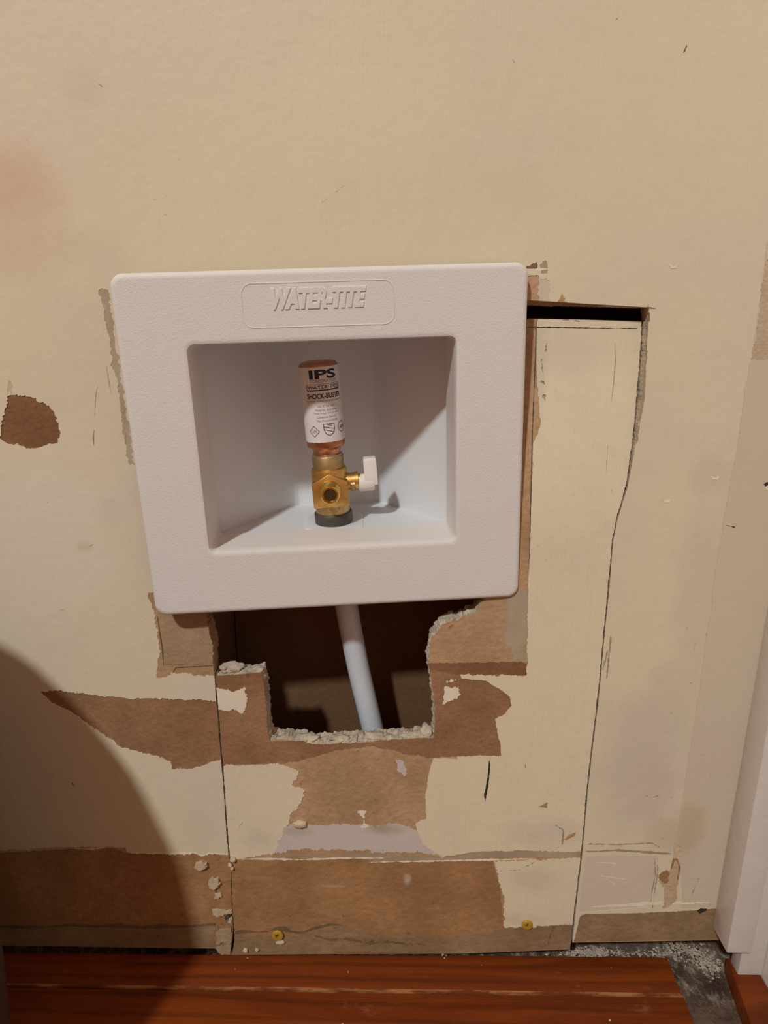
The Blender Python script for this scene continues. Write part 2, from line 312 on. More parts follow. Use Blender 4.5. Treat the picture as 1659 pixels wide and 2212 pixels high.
for pts, w in (([(1484,98),(1477,114)], 6), ([(743,402),(726,414)], 4), ([(708,428),(695,438)], 3), ([(58,303),(64,312)], 3), ([(212,180),(222,188)], 3), (B((1150,905),(1170,915)), 5), (B((1180,912),(1203,905)), 4), (E((1410,1620),(1465,1632)), 4), ([(205,1175),(190,1182)], 2), ([(1335,38),(1330,44)], 3), ([(1107,128),(1112,136)], 3), ([(155,1690),(160,1697)], 4), (B((1355,270),(1350,300)), 3), ([(332,430),(337,433)], 3), ([(355,463),(361,466)], 3)):
    stroke('wall', 'scuff_mark', MPEN if w > 3.5 else MSCR, pts, w, 0.0002)
for c in ((1455, 574), (1440, 1080), (1545, 1030)):
    region('wall', 'paint_dent', MCL, -0.2, [(c[0]-12, c[1]-2), (c[0]-2, c[1]+2), (c[0]+10, c[1]-1), (c[0]+6, c[1]+6), (c[0]-6, c[1]+6)], 0.0003)
region('wall', 'nail_hole', MBLK, 0.2, [(1649,1046),(1655,1041),(1662,1042),(1662,1048),(1654,1054)], 0.0002)
region('wall', 'paint_drip', MCL, -0.6, E((1640,1395),(1659,1385),(1659,1412),(1645,1412)), 0.0002)
for k in range(34):
    px, py = rng.uniform(1410, 1535), rng.uniform(1350, 1960)
    if k > 23: px, py = rng.uniform(20, 420), rng.uniform(1000, 1700)
    an, ll = rng.uniform(0, 3.14), rng.uniform(2, 8)
    stroke('wall', 'scuff', MSCR, [(px, py), (px + ll*math.cos(an), py + ll*math.sin(an))], rng.uniform(1.5, 3.2), 0.0003)
for k in range(12):
    t = rng.random(); px, py = (1310 - 75*t + rng.uniform(-14, 14), 1320 + 640*t)
    if px > 1315 - 70*t: stroke('wall', 'scuff', MCL if k % 3 else MPEN, [(px+6, py), (px + 13, py + 3)], 4, 0.0004)
# scuffs at the upper right corner of the plate
region('wall', 'bare_paper_patch', MTAN, 0.3, T((150,275),(310,270),(322,570),(318,640),(150,640)), 0.0003)
region('wall', 'worn_paint', MSCUFF, 0.15, T((322,300),(390,290),(420,360),(425,420),(415,500),(412,600),(322,600)), 0.0008)
region('wall', 'old_paint_spot', MPUR, 0.2, T((180,175),(215,170),(250,140),(290,125),(300,160),(300,195),(180,198)), 0.0003)
region('wall', 'worn_paint', MSM, 0.15, T((330,150),(350,120),(380,110),(400,140),(402,245),(332,245)), 0.0004)
stroke('wall', 'paint_lip', MCL, T((200,205),(330,203),(405,203)), 5, 0.0003); stroke('wall', 'scuff', MDK, T((200,262),(300,268)), 3, 0.0003)
region('wall', 'paper_chip', MORG, 0.0, T((555,455),(575,500),(590,500),(585,540),(620,560),(625,590),(500,590),(510,540),(540,490)), 0.0003)
stroke('wall', 'scuff', MPEN, T((1465,570),(1462,620)), 3); stroke('wall', 'scuff', MPEN, T((1440,604),(1500,612),(1545,622)), 3)
# crumbled corner beside the black hole at the lower left
for pts, mt, d in ((((175,600),(200,570),(240,550),(330,565),(338,610),(300,640),(250,655),(180,640)), MLT, -2.2), (((350,870),(380,810),(500,800),(532,870),(500,920),(440,972),(370,930)), MLT, -2.0),
                   (((440,1050),(540,1040),(545,1085),(480,1110),(440,1130)), MLT, -0.6), (((400,1270),(720,1290),(715,1330),(600,1340),(470,1390),(420,1340)), MLT, -0.5),
                   (((470,1600),(690,1530),(710,1700),(690,1760),(460,1780)), MSQ, -0.7), (((470,1820),(690,1790),(780,1850),(850,1900),(840,1940),(480,1930)), MSQ, -0.9)):
    region('wall', 'torn_paper_scrap', mt, d, S(*pts), 0.0005)
stroke('wall', 'crease', MDK, S((440,1000),(470,1020)), 6, 0.0003)

# --- the cut panel
BR_LOW = A((1450,740),(1290,790),(1190,800),(1050,803),(962,808))
region('panel', 'torn_paper_patch', MBR, -0.12, A((900,400),(1170,395),(1170,700)) + [(830, 1590)] + B((250,640),(235,372),(400,360),(655,365),(650,402),(370,402),(480,425),(540,460),(580,490),(588,530),(560,565),(520,585),(525,620),(540,680),(545,738),(360,742),(250,745),(160,735),(100,715),(0,700)) + BR_LOW + A((940,810)), 0.0004, 'reddish brown torn paper under and beside the ragged hole')
region('panel', 'torn_edge_band', MBR2, -0.1, B((230,352),(400,350),(655,345),(658,362),(655,402),(520,398),(370,400),(235,378)), 0.0003)
region('panel', 'grey_smear', MSM, -0.15, B((575,60),(655,50),(655,345),(600,345),(565,250)), 0.0008)
region('panel', 'cream_paint_area', MP, -0.45, E((302,395),(298,540),(296,700),(310,900),(320,1020),(300,1090),(275,1140),(272,1300),(262,1450),(258,1700),(250,1900),(246,2060)) + B((656,100),(655,330),(650,405,0.0009),(372,398),(380,415),(480,425),(540,460),(580,490),(588,530),(560,565),(520,585),(525,620),(540,680),(545,738),(362,740),(362,752),(262,748),(240,830),(230,920),(235,1000),(190,1020),(195,1060),(210,1100),(300,1165),(315,1155),(480,1135),(590,1135),(720,1140),(900,1135)) + [(1330, 1750), (1420, 660), (1300, 660)], 0.0003, 'cream painted right-hand part of the cut panel')
region('panel', 'cream_paint_area', MP, -0.45, A((930,812),(962,808),(1050,803),(1190,800),(1250,815),(1290,830),(1285,860),(1262,890),(1310,910),(1312,940),(1300,970),(1270,1000),(1255,1015),(1240,1065),(1225,1110),(1205,1160),(1180,1185),(1000,1213),(960,1213)), 0.0005, 'cream painted lower left part of the cut panel')
region('panel', 'paint_remnant', MCL, -0.4, A((930,475),(985,475),(1010,490),(1055,465),(1068,500),(1065,545),(1055,582),(1035,580),(1020,565),(930,565)), 0.0005)
region('panel', 'paint_remnant', MCL, -0.3, B((310,450),(370,450),(365,490),(330,510),(302,525)), 0.0005)
stroke('panel', 'paint_remnant', MCL, B((310,432),(345,425),(375,418)), 4, 0.0006)
region('panel', 'putty_smear', MLIL, -0.3, A((1225,1085),(1250,1060),(1350,1068),(1450,1062),(1550,1062),(1640,1075)) + B((0,1040),(80,1020),(150,1035),(195,1050),(215,1105),(300,1160),(200,1140),(0,1138)) + A((1659,1172),(1480,1170),(1300,1165),(1190,1180)), 0.0006, 'whitish putty smear above the baseboard band')
region('panel', 'baseboard_ghost', MTAN2, 0.15, A((940,1217),(1000,1217),(1300,1214),(1659,1210)) + B((0,1182),(300,1178),(510,1176),(520,1210),(540,1290),(558,1455),(835,1440),(835,1580),(0,1600)) + A((940,1660)), 0.0003, 'brown bare band between the two yellow screws')
region('panel', 'grime_edge', MSM, -0.05, B((0,1148),(300,1168),(480,1140),(600,1132),(860,1140),(860,1165),(600,1160),(300,1175),(0,1178)) + A((1500,1190),(1300,1196),(1200,1190)), 0.0004)
stroke('panel', 'paint_lip', MCL, A((1012,1211),(1150,1210),(1300,1213),(1480,1206),(1659,1206)), 3.4, 0.0003); stroke('panel', 'paint_lip', MCL, B((0,1183),(250,1178),(520,1172),(690,1168)), 3.4, 0.0003)
region('panel', 'cream_paint_area', MP, -0.3, B((515,1180),(690,1172),(900,1163),(895,1440),(560,1455),(555,1360),(560,1320),(545,1290)), 0.0005, 'cream rectangle of paint above the right yellow screw')
region('panel', 'glue_line', MDK, 0.03, A((1015,1522),(1060,1518),(1150,1528),(1190,1505),(1235,1502),(1260,1520),(1310,1525),(1350,1505),(1430,1488),(1500,1500),(1430,1498),(1350,1518),(1300,1535),(1180,1518),(1060,1532),(1015,1534)), 0.0003)
region('panel', 'grey_strip', MGRY, -0.03, A((940,1545),(1150,1545),(1290,1540),(1360,1520),(1440,1505),(1659,1540)) + B((0,1490),(300,1500),(560,1462),(870,1440),(865,1600),(0,1620)) + A((940,1680)), 0.0004)
stroke('panel', 'glue_line', MDK, A((1340,1535),(1420,1560),(1500,1555),(1590,1575),(1659,1570)), 3.5, 0.0005)
stroke('panel', 'glue_line', MDK, B((0,1512),(120,1520),(230,1530)), 4, 0.0005); stroke('panel', 'glue_line', MDK, B((770,1440),(750,1490),(740,1530)), 2, 0.0004)
region('panel', 'slit', MBLK, 0.4, B((495,755),(501,772),(492,870),(479,932),(474,905),(488,830)), 0.0002)
region('panel', 'paper_chip', MORG, -0.5, B((700,950),(738,930),(735,955)), 0.0003); region('panel', 'paper_chip', MORG, -0.5, B((805,1085),(830,1065),(856,1055),(850,1072),(815,1090)), 0.0003)
region('panel', 'paint_remnant', MLIL, -0.2, B((100,752),(128,750),(150,800),(140,825),(115,800)), 0.0006); region('panel', 'paint_remnant', MCL, -0.3, A((1545,1005),(1580,1000),(1575,1050),(1590,1070),(1560,1075),(1570,1045)), 0.0006)
stroke('panel', 'pencil_line', MPEN, E((200,455),(400,457),(600,461),(890,463)), 3.0, 0.00012); stroke('panel', 'pencil_line', MPEN, E((297,395),(290,640),(272,1100),(262,1500),(252,1880)), 2.2, 0.0001)
stroke('panel', 'scuff', MSM, E((355,550),(350,600)), 8, 0.0004); stroke('panel', 'scuff', MSM, E((325,640),(335,720)), 8, 0.0005); stroke('panel', 'scuff', MSM, E((340,850),(345,885)), 7, 0.0005); stroke('panel', 'scuff', MSCR, E((320,770),(345,790)), 6, 0.0004); stroke('panel', 'scuff', MSM, E((430,408),(550,420)), 4, 0.0003)
stroke('panel', 'hairline_crack', MSCR, E((755,550),(760,650),(750,780),(735,900)), 1.8); stroke('panel', 'scuff', MSCR, E((715,1150),(705,1310)), 1.6)
stroke('panel', 'scuff', MSCR, A((1030,1080),(1048,1050)), 3, 0.0003); stroke('panel', 'scuff_mark', MPEN, B((645,775),(648,790)), 3)
stroke('panel', 'hairline_crack', MSCR, B((770,1025),(805,1050),(800,1110),(770,1130)), 1.8, 0.0004); stroke('panel', 'hairline_crack', MSCR, B((540,1220),(620,1215),(690,1180)), 2, 0.0004)
# --- gaps through the board
SLOT = [(1020,652),(1143,658,0.0003),(1190,659,0.0003),(1250,660,0.0001),(1399,665),(1404,680),(1404,695),(1396,693.5),(1300,691),(1160,688),(1015,686),(1015,1150),(1030,1260)]
HOLE = G((1620,60,.0007),(1592,100,.0009),(1575,140,.0009),(1500,165,.0009),(1440,185,.0009),(1400,205,.0009),(1350,250,.0006),(1325,290,.0006),(1312,340,.0004),(1308,420,.0004),(1314,470,.0004),(1325,550,.0005),(1335,640,.0005),(1345,700,.0004),(1340,780,.0004),(1335,855,.0003),(1200,858,.0004),(1050,868,.0004),(900,885,.0005),(800,885,.0005),(640,890,.0006),(600,875,.0004),(400,865,.0003),(390,800,.0003),(385,720,.0003),(380,640,.0002),(372,560,.0002),(355,480,.0002),(250,490,.0003),(110,500,.0002),(97,500,.0003),(85,420,.0005),(72,300,.0005),(45,200,.0005),(35,150))
void(SLOT + HOLE + [(425, 1240), (385, 660)])
def ribbon(pts, lo, hi): return [(p[0]+lo, p[1]) for p in pts] + [(p[0]+hi, p[1]) for p in pts[::-1]]
void([(p[0] - (0.9 if p[1] < 1850 else 0.3), p[1], 0.00015) for p in CRACK[2:]] + [(p[0] + (2.6 if p[1] < 1850 else 0.9), p[1], 0.00015) for p in CRACK[:1:-1]]); void([(p[0], p[1], 0.00015) for p in ribbon(CUT, -3.2, 0.4)])
void(S((590,1380),(620,1345),(670,1340),(700,1330),(718,1345),(700,1380),(705,1430),(680,1480),(630,1490),(590,1450)), 0.0003)

def build_drywall():
    verts, edges, idx = [], [], {}
    for pl in polys:
        base = len(verts); n = len(pl[5]); verts += [Vector(p) for p in pl[5]]
        edges += [(base+i, base+(i+1) % n) for i in range(n)]
    for i in range(-46, 42):
        for j in range(-37, 37):
            verts.append(Vector((i*0.0125 + 0.0007*math.sin(j*3.1), j*0.0125 + 0.0007*math.sin(i*2.3))))
    res = delaunay_2d_cdt(verts, edges, [], 0, 1e-7)
    co = np.array([(v[0], v[1]) for v in res[0]]); tri = [tuple(t) for t in res[2]]
    ta = np.array(tri); cen = co[ta].mean(axis=1)
    def inside(poly):
        p = np.array(poly); r = np.zeros(len(cen), bool)
        lo, hi = p.min(0), p.max(0); k = np.where((cen > lo).all(1) & (cen < hi).all(1))[0]
        x, z = cen[k, 0], cen[k, 1]; c = np.zeros(len(k), bool)
        for (x1, z1), (x2, z2) in zip(p, np.roll(p, -1, 0)):
            if z1 == z2: continue
            c ^= ((z1 > z) != (z2 > z)) & (x < (x2-x1) * (z-z1) / (z2-z1) + x1)
        r[k] = c; return r
    dom = np.full(len(tri), -1); reg = np.full(len(tri), -1); names = {'wall': 0, 'panel': 1}
    for i, pl in enumerate(polys):
        ins = inside(pl[5])
        if pl[0] == 'sheet': dom[ins] = names[pl[1]]; reg[ins] = i
        elif pl[0] == 'void': dom[ins] = -1
        else: reg[ins & (dom == names[pl[1]])] = i
    reg[dom < 0] = -1
    etri = {}
    for t, (a, b, c) in enumerate(tri):
        for e in ((a, b), (b, c), (c, a)): etri.setdefault((min(e), max(e)), []).append((t, e))
    def y_of(d, v, dep): return (recess(co[v][1]) if d == 1 else 0.0) + dep
    roots = {}
    THK = 0.0127
    regs = {}
    for t, r in enumerate(reg):
        if r >= 0: regs.setdefault((dom[t], r), []).append(t)
    made = {}
    for (d, r), ts in sorted(regs.items()):
        pl = polys[r]; vmap, V, Fc = {}, [], []
        def vi(v, dep, V=V, vmap=vmap):
            k = (v, round(dep, 7))
            if k not in vmap: vmap[k] = len(V); V.append((co[v][0], y_of(d, v, dep), co[v][1]))
            return vmap[k]
        for t in ts:
            a, b, c = tri[t]; Fc.append((vi(a, pl[4]), vi(b, pl[4]), vi(c, pl[4])))
            for e in ((a, b), (b, c), (c, a)):
                for t2, _ in etri[(min(e), max(e))]:
                    if t2 != t and reg[t2] >= 0 and dom[t2] == d and polys[reg[t2]][4] > pl[4] + 1e-7:
                        q = polys[reg[t2]][4]; Fc.append((vi(e[1], pl[4]), vi(e[0], pl[4]), vi(e[0], q), vi(e[1], q)))
        made[(d, r)] = (V, Fc)
    out = {}
    def islands(nv, faces):
        p = list(range(nv))
        def find(i):
            while p[i] != i: p[i] = p[p[i]]; i = p[i]
            return i
        for f in faces:
            for v in f[1:]: p[find(v)] = find(f[0])
        g = {}
        for f in faces: g.setdefault(find(f[0]), []).append(f)
        return sorted(g.values(), key=len, reverse=True)
    def compact(V, faces):
        used = sorted({v for f in faces for v in f}); m_ = {v: i for i, v in enumerate(used)}
        return [V[v] for v in used], [tuple(m_[v] for v in f) for f in faces]
    for d in (0, 1):
        base_i = 0 if d == 0 else 1
        V, Fc = made[(d, base_i)]; isl = islands(len(V), Fc)
        out[d] = from_py(polys[base_i][2], *compact(V, isl[0]), polys[base_i][3])
        for f in isl[1:]:
            from_py('bare_paper_patch' if d else 'paint_remnant', *compact(V, f), polys[base_i][3], out[d])
    for (d, r), (V, Fc) in made.items():
        if r > 1:
            o = from_py(polys[r][2], V, Fc, polys[r][3], out[d])
            if polys[r][6]: o['label'] = polys[r][6]
    # broken board edges (gypsum core) and the back of each sheet
    hole = np.array([w2d(p) for p in HOLE])
    for d in (0, 1):
        bedge, nrm = [], {}
        for (a, b), lst in etri.items():
            ds = [dom[t] for t, _ in lst]
            if d in ds and (len(lst) == 1 or ds[0] != ds[1]):
                t, e = next((t, e) for t, e in lst if dom[t] == d)
                bedge.append(e); dv = co[e[1]] - co[e[0]]; nv = np.array([dv[1], -dv[0]]); nv /= max(np.linalg.norm(nv), 1e-9)
                for v in e: nrm[v] = nrm.get(v, 0) + nv
        V, Fc, vm, mi = [], [], {}, []
        rows = [0, 0.0006, 0.0035, 0.0065, 0.0095, THK]
        def vv(v, k):
            if (v, k) not in vm:
                p = co[v].copy(); n2 = nrm[v] / max(np.linalg.norm(nrm[v]), 1e-6)
                px_ok = (-0.114 < p[0] < 0.08) and (-0.262 < p[1] < -0.16) and np.min(np.hypot(*(hole - p).T)) < 0.012
                if px_ok and 1 < k:
                    amp = 0.0016 if p[0] > -0.085 else 0.0007
                    s = (noise.noise((p[0]*260, p[1]*260, rows[k]*260)) + 0.7*noise.noise((p[0]*640, p[1]*640, rows[k]*640))) * amp + amp*0.3
                    p = p + n2 * s
                vm[(v, k)] = len(V); V.append((p[0], y_of(d, v, rows[k]), p[1]))
            return vm[(v, k)]
        for a, b in bedge:
            tanp = (co[a][0] < -0.085 and co[a][1] > -0.21) 
            for k in range(5): Fc.append((vv(b, k), vv(a, k), vv(a, k+1), vv(b, k+1))); mi.append(1 if tanp or k == 0 else 0)
        back_v = {}
        for t in np.where(dom == d)[0]:
            f = []
            for v in tri[t][::-1]:
                if v in nrm: f.append(vv(v, 5))
                else:
                    if v not in back_v: back_v[v] = len(V); V.append((co[v][0], y_of(d, v, THK), co[v][1]))
                    f.append(back_v[v])
            Fc.append(tuple(f)); mi.append(1)
        o = from_py('gypsum_core', V, Fc, [MGYP, MTAN], out[d]); o.data.polygons.foreach_set('material_index', mi)
        o['label'] = 'broken pale gypsum edge' if d else 'pale gypsum board edge'
    return out[0], out[1]
wall_back, panel = build_drywall()
tag(wall_back, 'cream painted drywall with scraped patches and torn brown paper', kind='structure')
tag(panel, 'cut-out drywall panel with ragged hole, fixed by two yellow screws below the white box', 'drywall')

# lumps of loose gypsum
def rock(name, loc, s, parent, mat=MGYP, seed=0, sub=3):
    bm = bmesh.new(); bmesh.ops.create_icosphere(bm, subdivisions=sub, radius=1)
    for v in bm.verts:
        k = 1 + 0.35*noise.noise(v.co*1.7 + Vector((seed*7.3, 0, 1))) + 0.2*noise.noise(v.co*4 + Vector((seed, 3, 0)))
        v.co = Vector((v.co.x*s[0]*k, v.co.y*s[1]*k, v.co.z*s[2]*k)) + Vector(loc)
    return from_bm(name, bm, mat, parent, 50)
for i, (px, py, s) in enumerate(((505, 1441, (.0070, .0045, .0032)), (527, 1449, (.0060, .0040, .0020)), (487, 1442, (.0035, .0045, .0030)), (668, 1594, (.0060, .004, .0032)), (812, 1590, (.0080, .004, .0026)), (880, 1590, (.0070, .004, .0024)), (921, 1578, (.0045, .004, .0048)), (615, 1594, (.0065, .004, .0018)), (735, 1594, (.007, .004, .0018)))):
    p = U(px, py, 0.0055); rock('gypsum_lump', p, s, panel, seed=i)
bm = bmesh.new(); fr_ = random.Random(3)
HP = [w2d(p) for p in HOLE]
for k in range(150):
    i_ = fr_.choice((0, 1, 2, 3, 4, 5, 6, 7, 8, 9, 10, 11, 12, 15, 16, 17, 18, 19)); t = fr_.random()
    a_, b_ = HP[i_], HP[i_+1]; x_, z_ = a_[0]+(b_[0]-a_[0])*t, a_[1]+(b_[1]-a_[1])*t
    c_ = (-0.035 - x_, -0.195 - z_); l_ = math.hypot(*c_); an = math.atan2(c_[1], c_[0]) + fr_.uniform(-1.1, 1.1); ln_ = fr_.uniform(.0008, .0026)
    y_ = fr_.uniform(0.0002, 0.0035); wd = fr_.uniform(.00012, .0003)
    d_ = Vector((math.cos(an), fr_.uniform(-.5, .2), math.sin(an))); q_ = Vector((-d_.z, 0, d_.x)) * wd; o_ = Vector((x_, y_, z_)) - d_*0.0006
    bm.faces.new([bm.verts.new(o_+q_), bm.verts.new(o_-q_), bm.verts.new(o_+d_*ln_)]); bm.faces.new([bm.verts.new(o_+q_), bm.verts.new(o_+d_*ln_), bm.verts.new(o_ + Vector((0, .0003, 0)))])
fb = from_bm('torn_fibres', bm, MLT, panel); fb['kind'] = 'stuff'
p = U(648, 1780, -0.0005); rock('plaster_crumb', p, (.0052, .0022, .0028), panel, MLT, 21)
for px, py, s in ((503, 1857, .0022), (497, 1869, .0015), (501, 1876, .0013), (530, 2053, .0018), (555, 2052, .0013)):
    rock('plaster_crumb', U(px, py, -0.001), (s, s*.7, s*1.1), panel, MLT, px)

# ------------------------------------------------------------------ behind the wall
def box_mesh(name, x0, x1, y0, y1, z0, z1, mat, parent=None, bev=0.0, seg=2):
    bm = bmesh.new(); bmesh.ops.create_cube(bm, size=1)
    for v in bm.verts: v.co = Vector(((x0+x1)/2 + v.co.x*(x1-x0), (y0+y1)/2 + v.co.y*(y1-y0), (z0+z1)/2 + v.co.z*(z1-z0)))
    if bev: bmesh.ops.bevel(bm, geom=bm.edges[:], offset=bev, segments=seg, affect='EDGES', profile=0.5)
    return from_bm(name, bm, mat, parent, 40 if bev else None)
xl = U(463, 1400)[0]
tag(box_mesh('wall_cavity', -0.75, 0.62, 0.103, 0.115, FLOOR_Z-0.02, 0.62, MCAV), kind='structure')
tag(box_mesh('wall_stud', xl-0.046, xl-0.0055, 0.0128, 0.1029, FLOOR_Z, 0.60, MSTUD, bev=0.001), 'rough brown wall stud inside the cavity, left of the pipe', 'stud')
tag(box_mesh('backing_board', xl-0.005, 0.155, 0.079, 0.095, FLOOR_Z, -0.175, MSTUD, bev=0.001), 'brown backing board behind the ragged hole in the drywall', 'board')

# ------------------------------------------------------------------ floor
floor = box_mesh('floor', -1.6, 0.62, -1.6, 0.10, FLOOR_Z-0.04, FLOOR_Z-0.014, MSUB); tag(floor, kind='structure')
def board(pts, mat, h=0.0139, wear=None):
    z = FLOOR_Z; bm = bmesh.new(); n = len(pts)
    tv = [bm.verts.new((p[0], p[1], z)) for p in pts]; bv = [bm.verts.new((p[0], p[1], z-h)) for p in pts]
    bm.faces.new(tv); bm.faces.new(bv[::-1])
    for i in range(n): bm.faces.new((tv[i], bv[i], bv[(i+1) % n], tv[(i+1) % n]))
    bmesh.ops.recalc_face_normals(bm, faces=bm.faces[:])
    bmesh.ops.bevel(bm, geom=[e for e in bm.edges if all(abs(v.co.z - z) < 1e-6 for v in e.verts)], offset=0.0019 if wear else 0.0011, segments=2, affect='EDGES', profile=0.5)
    bmesh.ops.recalc_face_normals(bm, faces=bm.faces[:]); bm.normal_update()
    for f in bm.faces:
        if wear and 0.2 < f.normal.z < 0.97 and f.normal.y < -0.2: f.material_index = 1
    return from_bm('floorboard', bm, [mat, MWEAR], floor, 40)
yb = 0.0035
e1 = FL(1442, 2068); e2 = FL(1502, 2212); dx = (e2[0]-e1[0]) / (e2[1]-e1[1])
ex = lambda y: e1[0] + dx * (y - e1[1])
yj = FL(830, 2143)[1]; wv = 0.057
board([(-1.6, -0.0045), (-0.27, 0.0002), (-0.11, 0.0006), (0.06, 0.0030), (ex(0.0036), 0.0036), (ex(yj+.0004), yj+0.0004), (-1.6, yj+0.0004)], MWOOD[0], wear=True)
y = yj - 0.0004; k = 1
while y > -1.5:
    board([(-1.6, y), (ex(y), y), (ex(y-wv), y-wv), (-1.6, y-wv)], MWOOD[k % 3]); y -= wv + 0.0008; k += 1
r1, r2 = FL(1570, 2068), FL(1622, 2212); XR = U(1625, 2061, -0.0215)[0]; XW = 0.268
rdx = (r2[0]-r1[0]) / (r2[1]-r1[1])
board([(r1[0], r1[1]), (XW-.0005, r1[1]), (XW-.0005, -1.2), (r2[0], -1.2), (r2[0], r2[1])], MWOODR)

# ------------------------------------------------------------------ white corner strip and right-hand wall
zb = U(1538, 2001)[2]; XA = U(1540, 1990)[0]
yf = FL(1563, 2059, zb)[1]
tr = box_mesh('trim_1', XA, XR, yf, -0.0001, zb, 0.62, MTRIM, bev=0.0009); tag(tr, 'white painted corner strip standing proud of the wall', kind='structure')
tag(box_mesh('trim_2', XR+0.0003, XW-0.0003, -0.0105, -0.0001, FLOOR_Z+0.0003, 0.62, MTRIM, bev=0.0006), 'narrow white filler between corner strip and side surface', kind='structure')
tag(box_mesh('wall_right', XW, XW+0.05, -1.3, -0.0001, FLOOR_Z-0.0139, 0.62, MTRIM), 'white painted side surface at right', kind='structure')

# ------------------------------------------------------------------ outlet box (plate frame: x right, y into wall, z up)
def rotm(a, b, c):
    return Matrix.Rotation(c, 3, 'Z') @ Matrix.Rotation(a, 3, 'X') @ Matrix.Rotation(b, 3, 'Y')
PM = Matrix.Translation((-0.02967789, -0.01290978, -0.06527639)) @ rotm(0.03443654, -0.04588835, 0.06547376).to_4x4()
PW, PH = 0.2156, 0.1901
PMi = PM.inverted()
def UL(px, py, dep):
    d = PMi.to_3x3() @ Vector(R @ np.array([px - W/2, py - H/2, F])); o = PMi @ Vector(CAM)
    return o + d * ((dep - o.y) / d.y)
outlet = bpy.data.objects.new('outlet_box', None); ROOT.link(outlet); outlet.matrix_world = PM; outlet.empty_display_size = 0.02
tag(outlet, 'white plastic outlet box with a square recess, set into the scraped wall', 'outlet box')
def rrect(x0, x1, z0, z1, r, y, n=7):
    out = []
    for cx, cz, a0 in ((x1-r, z1-r, 0), (x0+r, z1-r, 90), (x0+r, z0+r, 180), (x1-r, z0+r, 270)):
        for i in range(n):
            a = math.radians(a0 + 90*i/(n-1)); out.append(Vector((cx + r*math.cos(a), y, cz + r*math.sin(a))))
    return out
def skin(name, loops, mat, parent, cap0=False, cap1=False, smooth=35):
    bm = bmesh.new(); L_ = [[bm.verts.new(p) for p in lp] for lp in loops]; n = len(loops[0])
    for a, b in zip(L_, L_[1:]):
        for i in range(n): bm.faces.new((a[i], a[(i+1) % n], b[(i+1) % n], b[i]))
    if cap0: bm.faces.new(L_[0])
    if cap1: bm.faces.new(L_[-1])
    return from_bm(name, bm, mat, parent, smooth)
hw, hh = PW/2, PH/2
OX0, OX1, OZ0, OZ1 = -0.0722, 0.0695, -0.0570, 0.0586
def outer(ins, y): return rrect(-hw+ins, hw-ins, -hh+ins, hh-ins, 0.0068-ins*0.8, y)
loops = [outer(0.0002, 0.0060), outer(0, 0.0024), outer(0.0003, 0.0013), outer(0.0010, 0.0005), outer(0.0022, 0), outer(0.0032, 0)]
loops += [rrect(OX0-.0028, OX1+.0028, OZ0-.0028, OZ1+.0028, 0.0062, 0), rrect(OX0-.0016, OX1+.0016, OZ0-.0016, OZ1+.0016, 0.0052, 0), rrect(OX0-.0005, OX1+.0005, OZ0-.0005, OZ1+.0005, 0.0042, 0.0004), rrect(OX0, OX1, OZ0, OZ1, 0.0038, 0.0016), rrect(OX0+.0003, OX1-.0003, OZ0+.0002, OZ1-.0003, 0.0036, 0.0060)]
skin('face_plate', loops, MPLATE, outlet)
skin('collar', [rrect(OX0+.0003, OX1-.0003, OZ0+.0002, OZ1-.0003, 0.0036, 0.0060), rrect(OX0+.0005, OX1-.0006, OZ0+.0004, OZ1-.0006, 0.0022, 0.0325), rrect(OX0-.0012, OX1+.0012, OZ0-.0012, OZ1+.0012, 0.003, 0.0330), rrect(OX0-.0016, OX1+.0016, OZ0-.0016, OZ1+.0016, 0.004, 0.0060)], MCOL, outlet)
# recess behind the collar: splayed side walls, flat back
plan = [(-0.0745, 0.031), (-0.0740, 0.036), (-0.0325, 0.0885), (-0.0300, 0.0905), (-0.0265, 0.0915), (0.0255, 0.0915), (0.0285, 0.0905), (0.0315, 0.0880), (0.0725, 0.036), (0.0730, 0.031)]
ZF, ZT = -0.0574, 0.0600
V, Fc = [], []
for z in (ZF, ZT):
    for u, w in plan: V.append((u, w, z))
n = len(plan)
for i in range(n-1): Fc.append((i, i+1, n+i+1, n+i))
Fc += [tuple(range(n))[::-1], tuple(range(n, 2*n))]
ob = from_py('box_body', V, Fc, MBOX, outlet); ob['label'] = 'bluish white inner walls of the recess'
sol = ob.modifiers.new('thickness', 'SOLIDIFY'); sol.thickness = 0.002; sol.offset = 1
ob.data.update()
bm = bmesh.new(); bm.from_mesh(ob.data); bmesh.ops.recalc_face_normals(bm, faces=bm.faces[:]); bm.to_mesh(ob.data); bm.free()
bu, bw = -0.0016, 0.0465                                    # valve axis at the box floor
bosslp = lambda i, z: [Vector((p.x, p.z, z)) for p in rrect(bu-0.0185+i, bu+0.0185-i, 0.0335, bw+0.0185-i, 0.004, 0)]
skin('valve_pad', [bosslp(0, ZF), bosslp(0.0002, ZF+0.0006), bosslp(0.0008, ZF+0.0009)], MBOX, outlet, cap1=True)
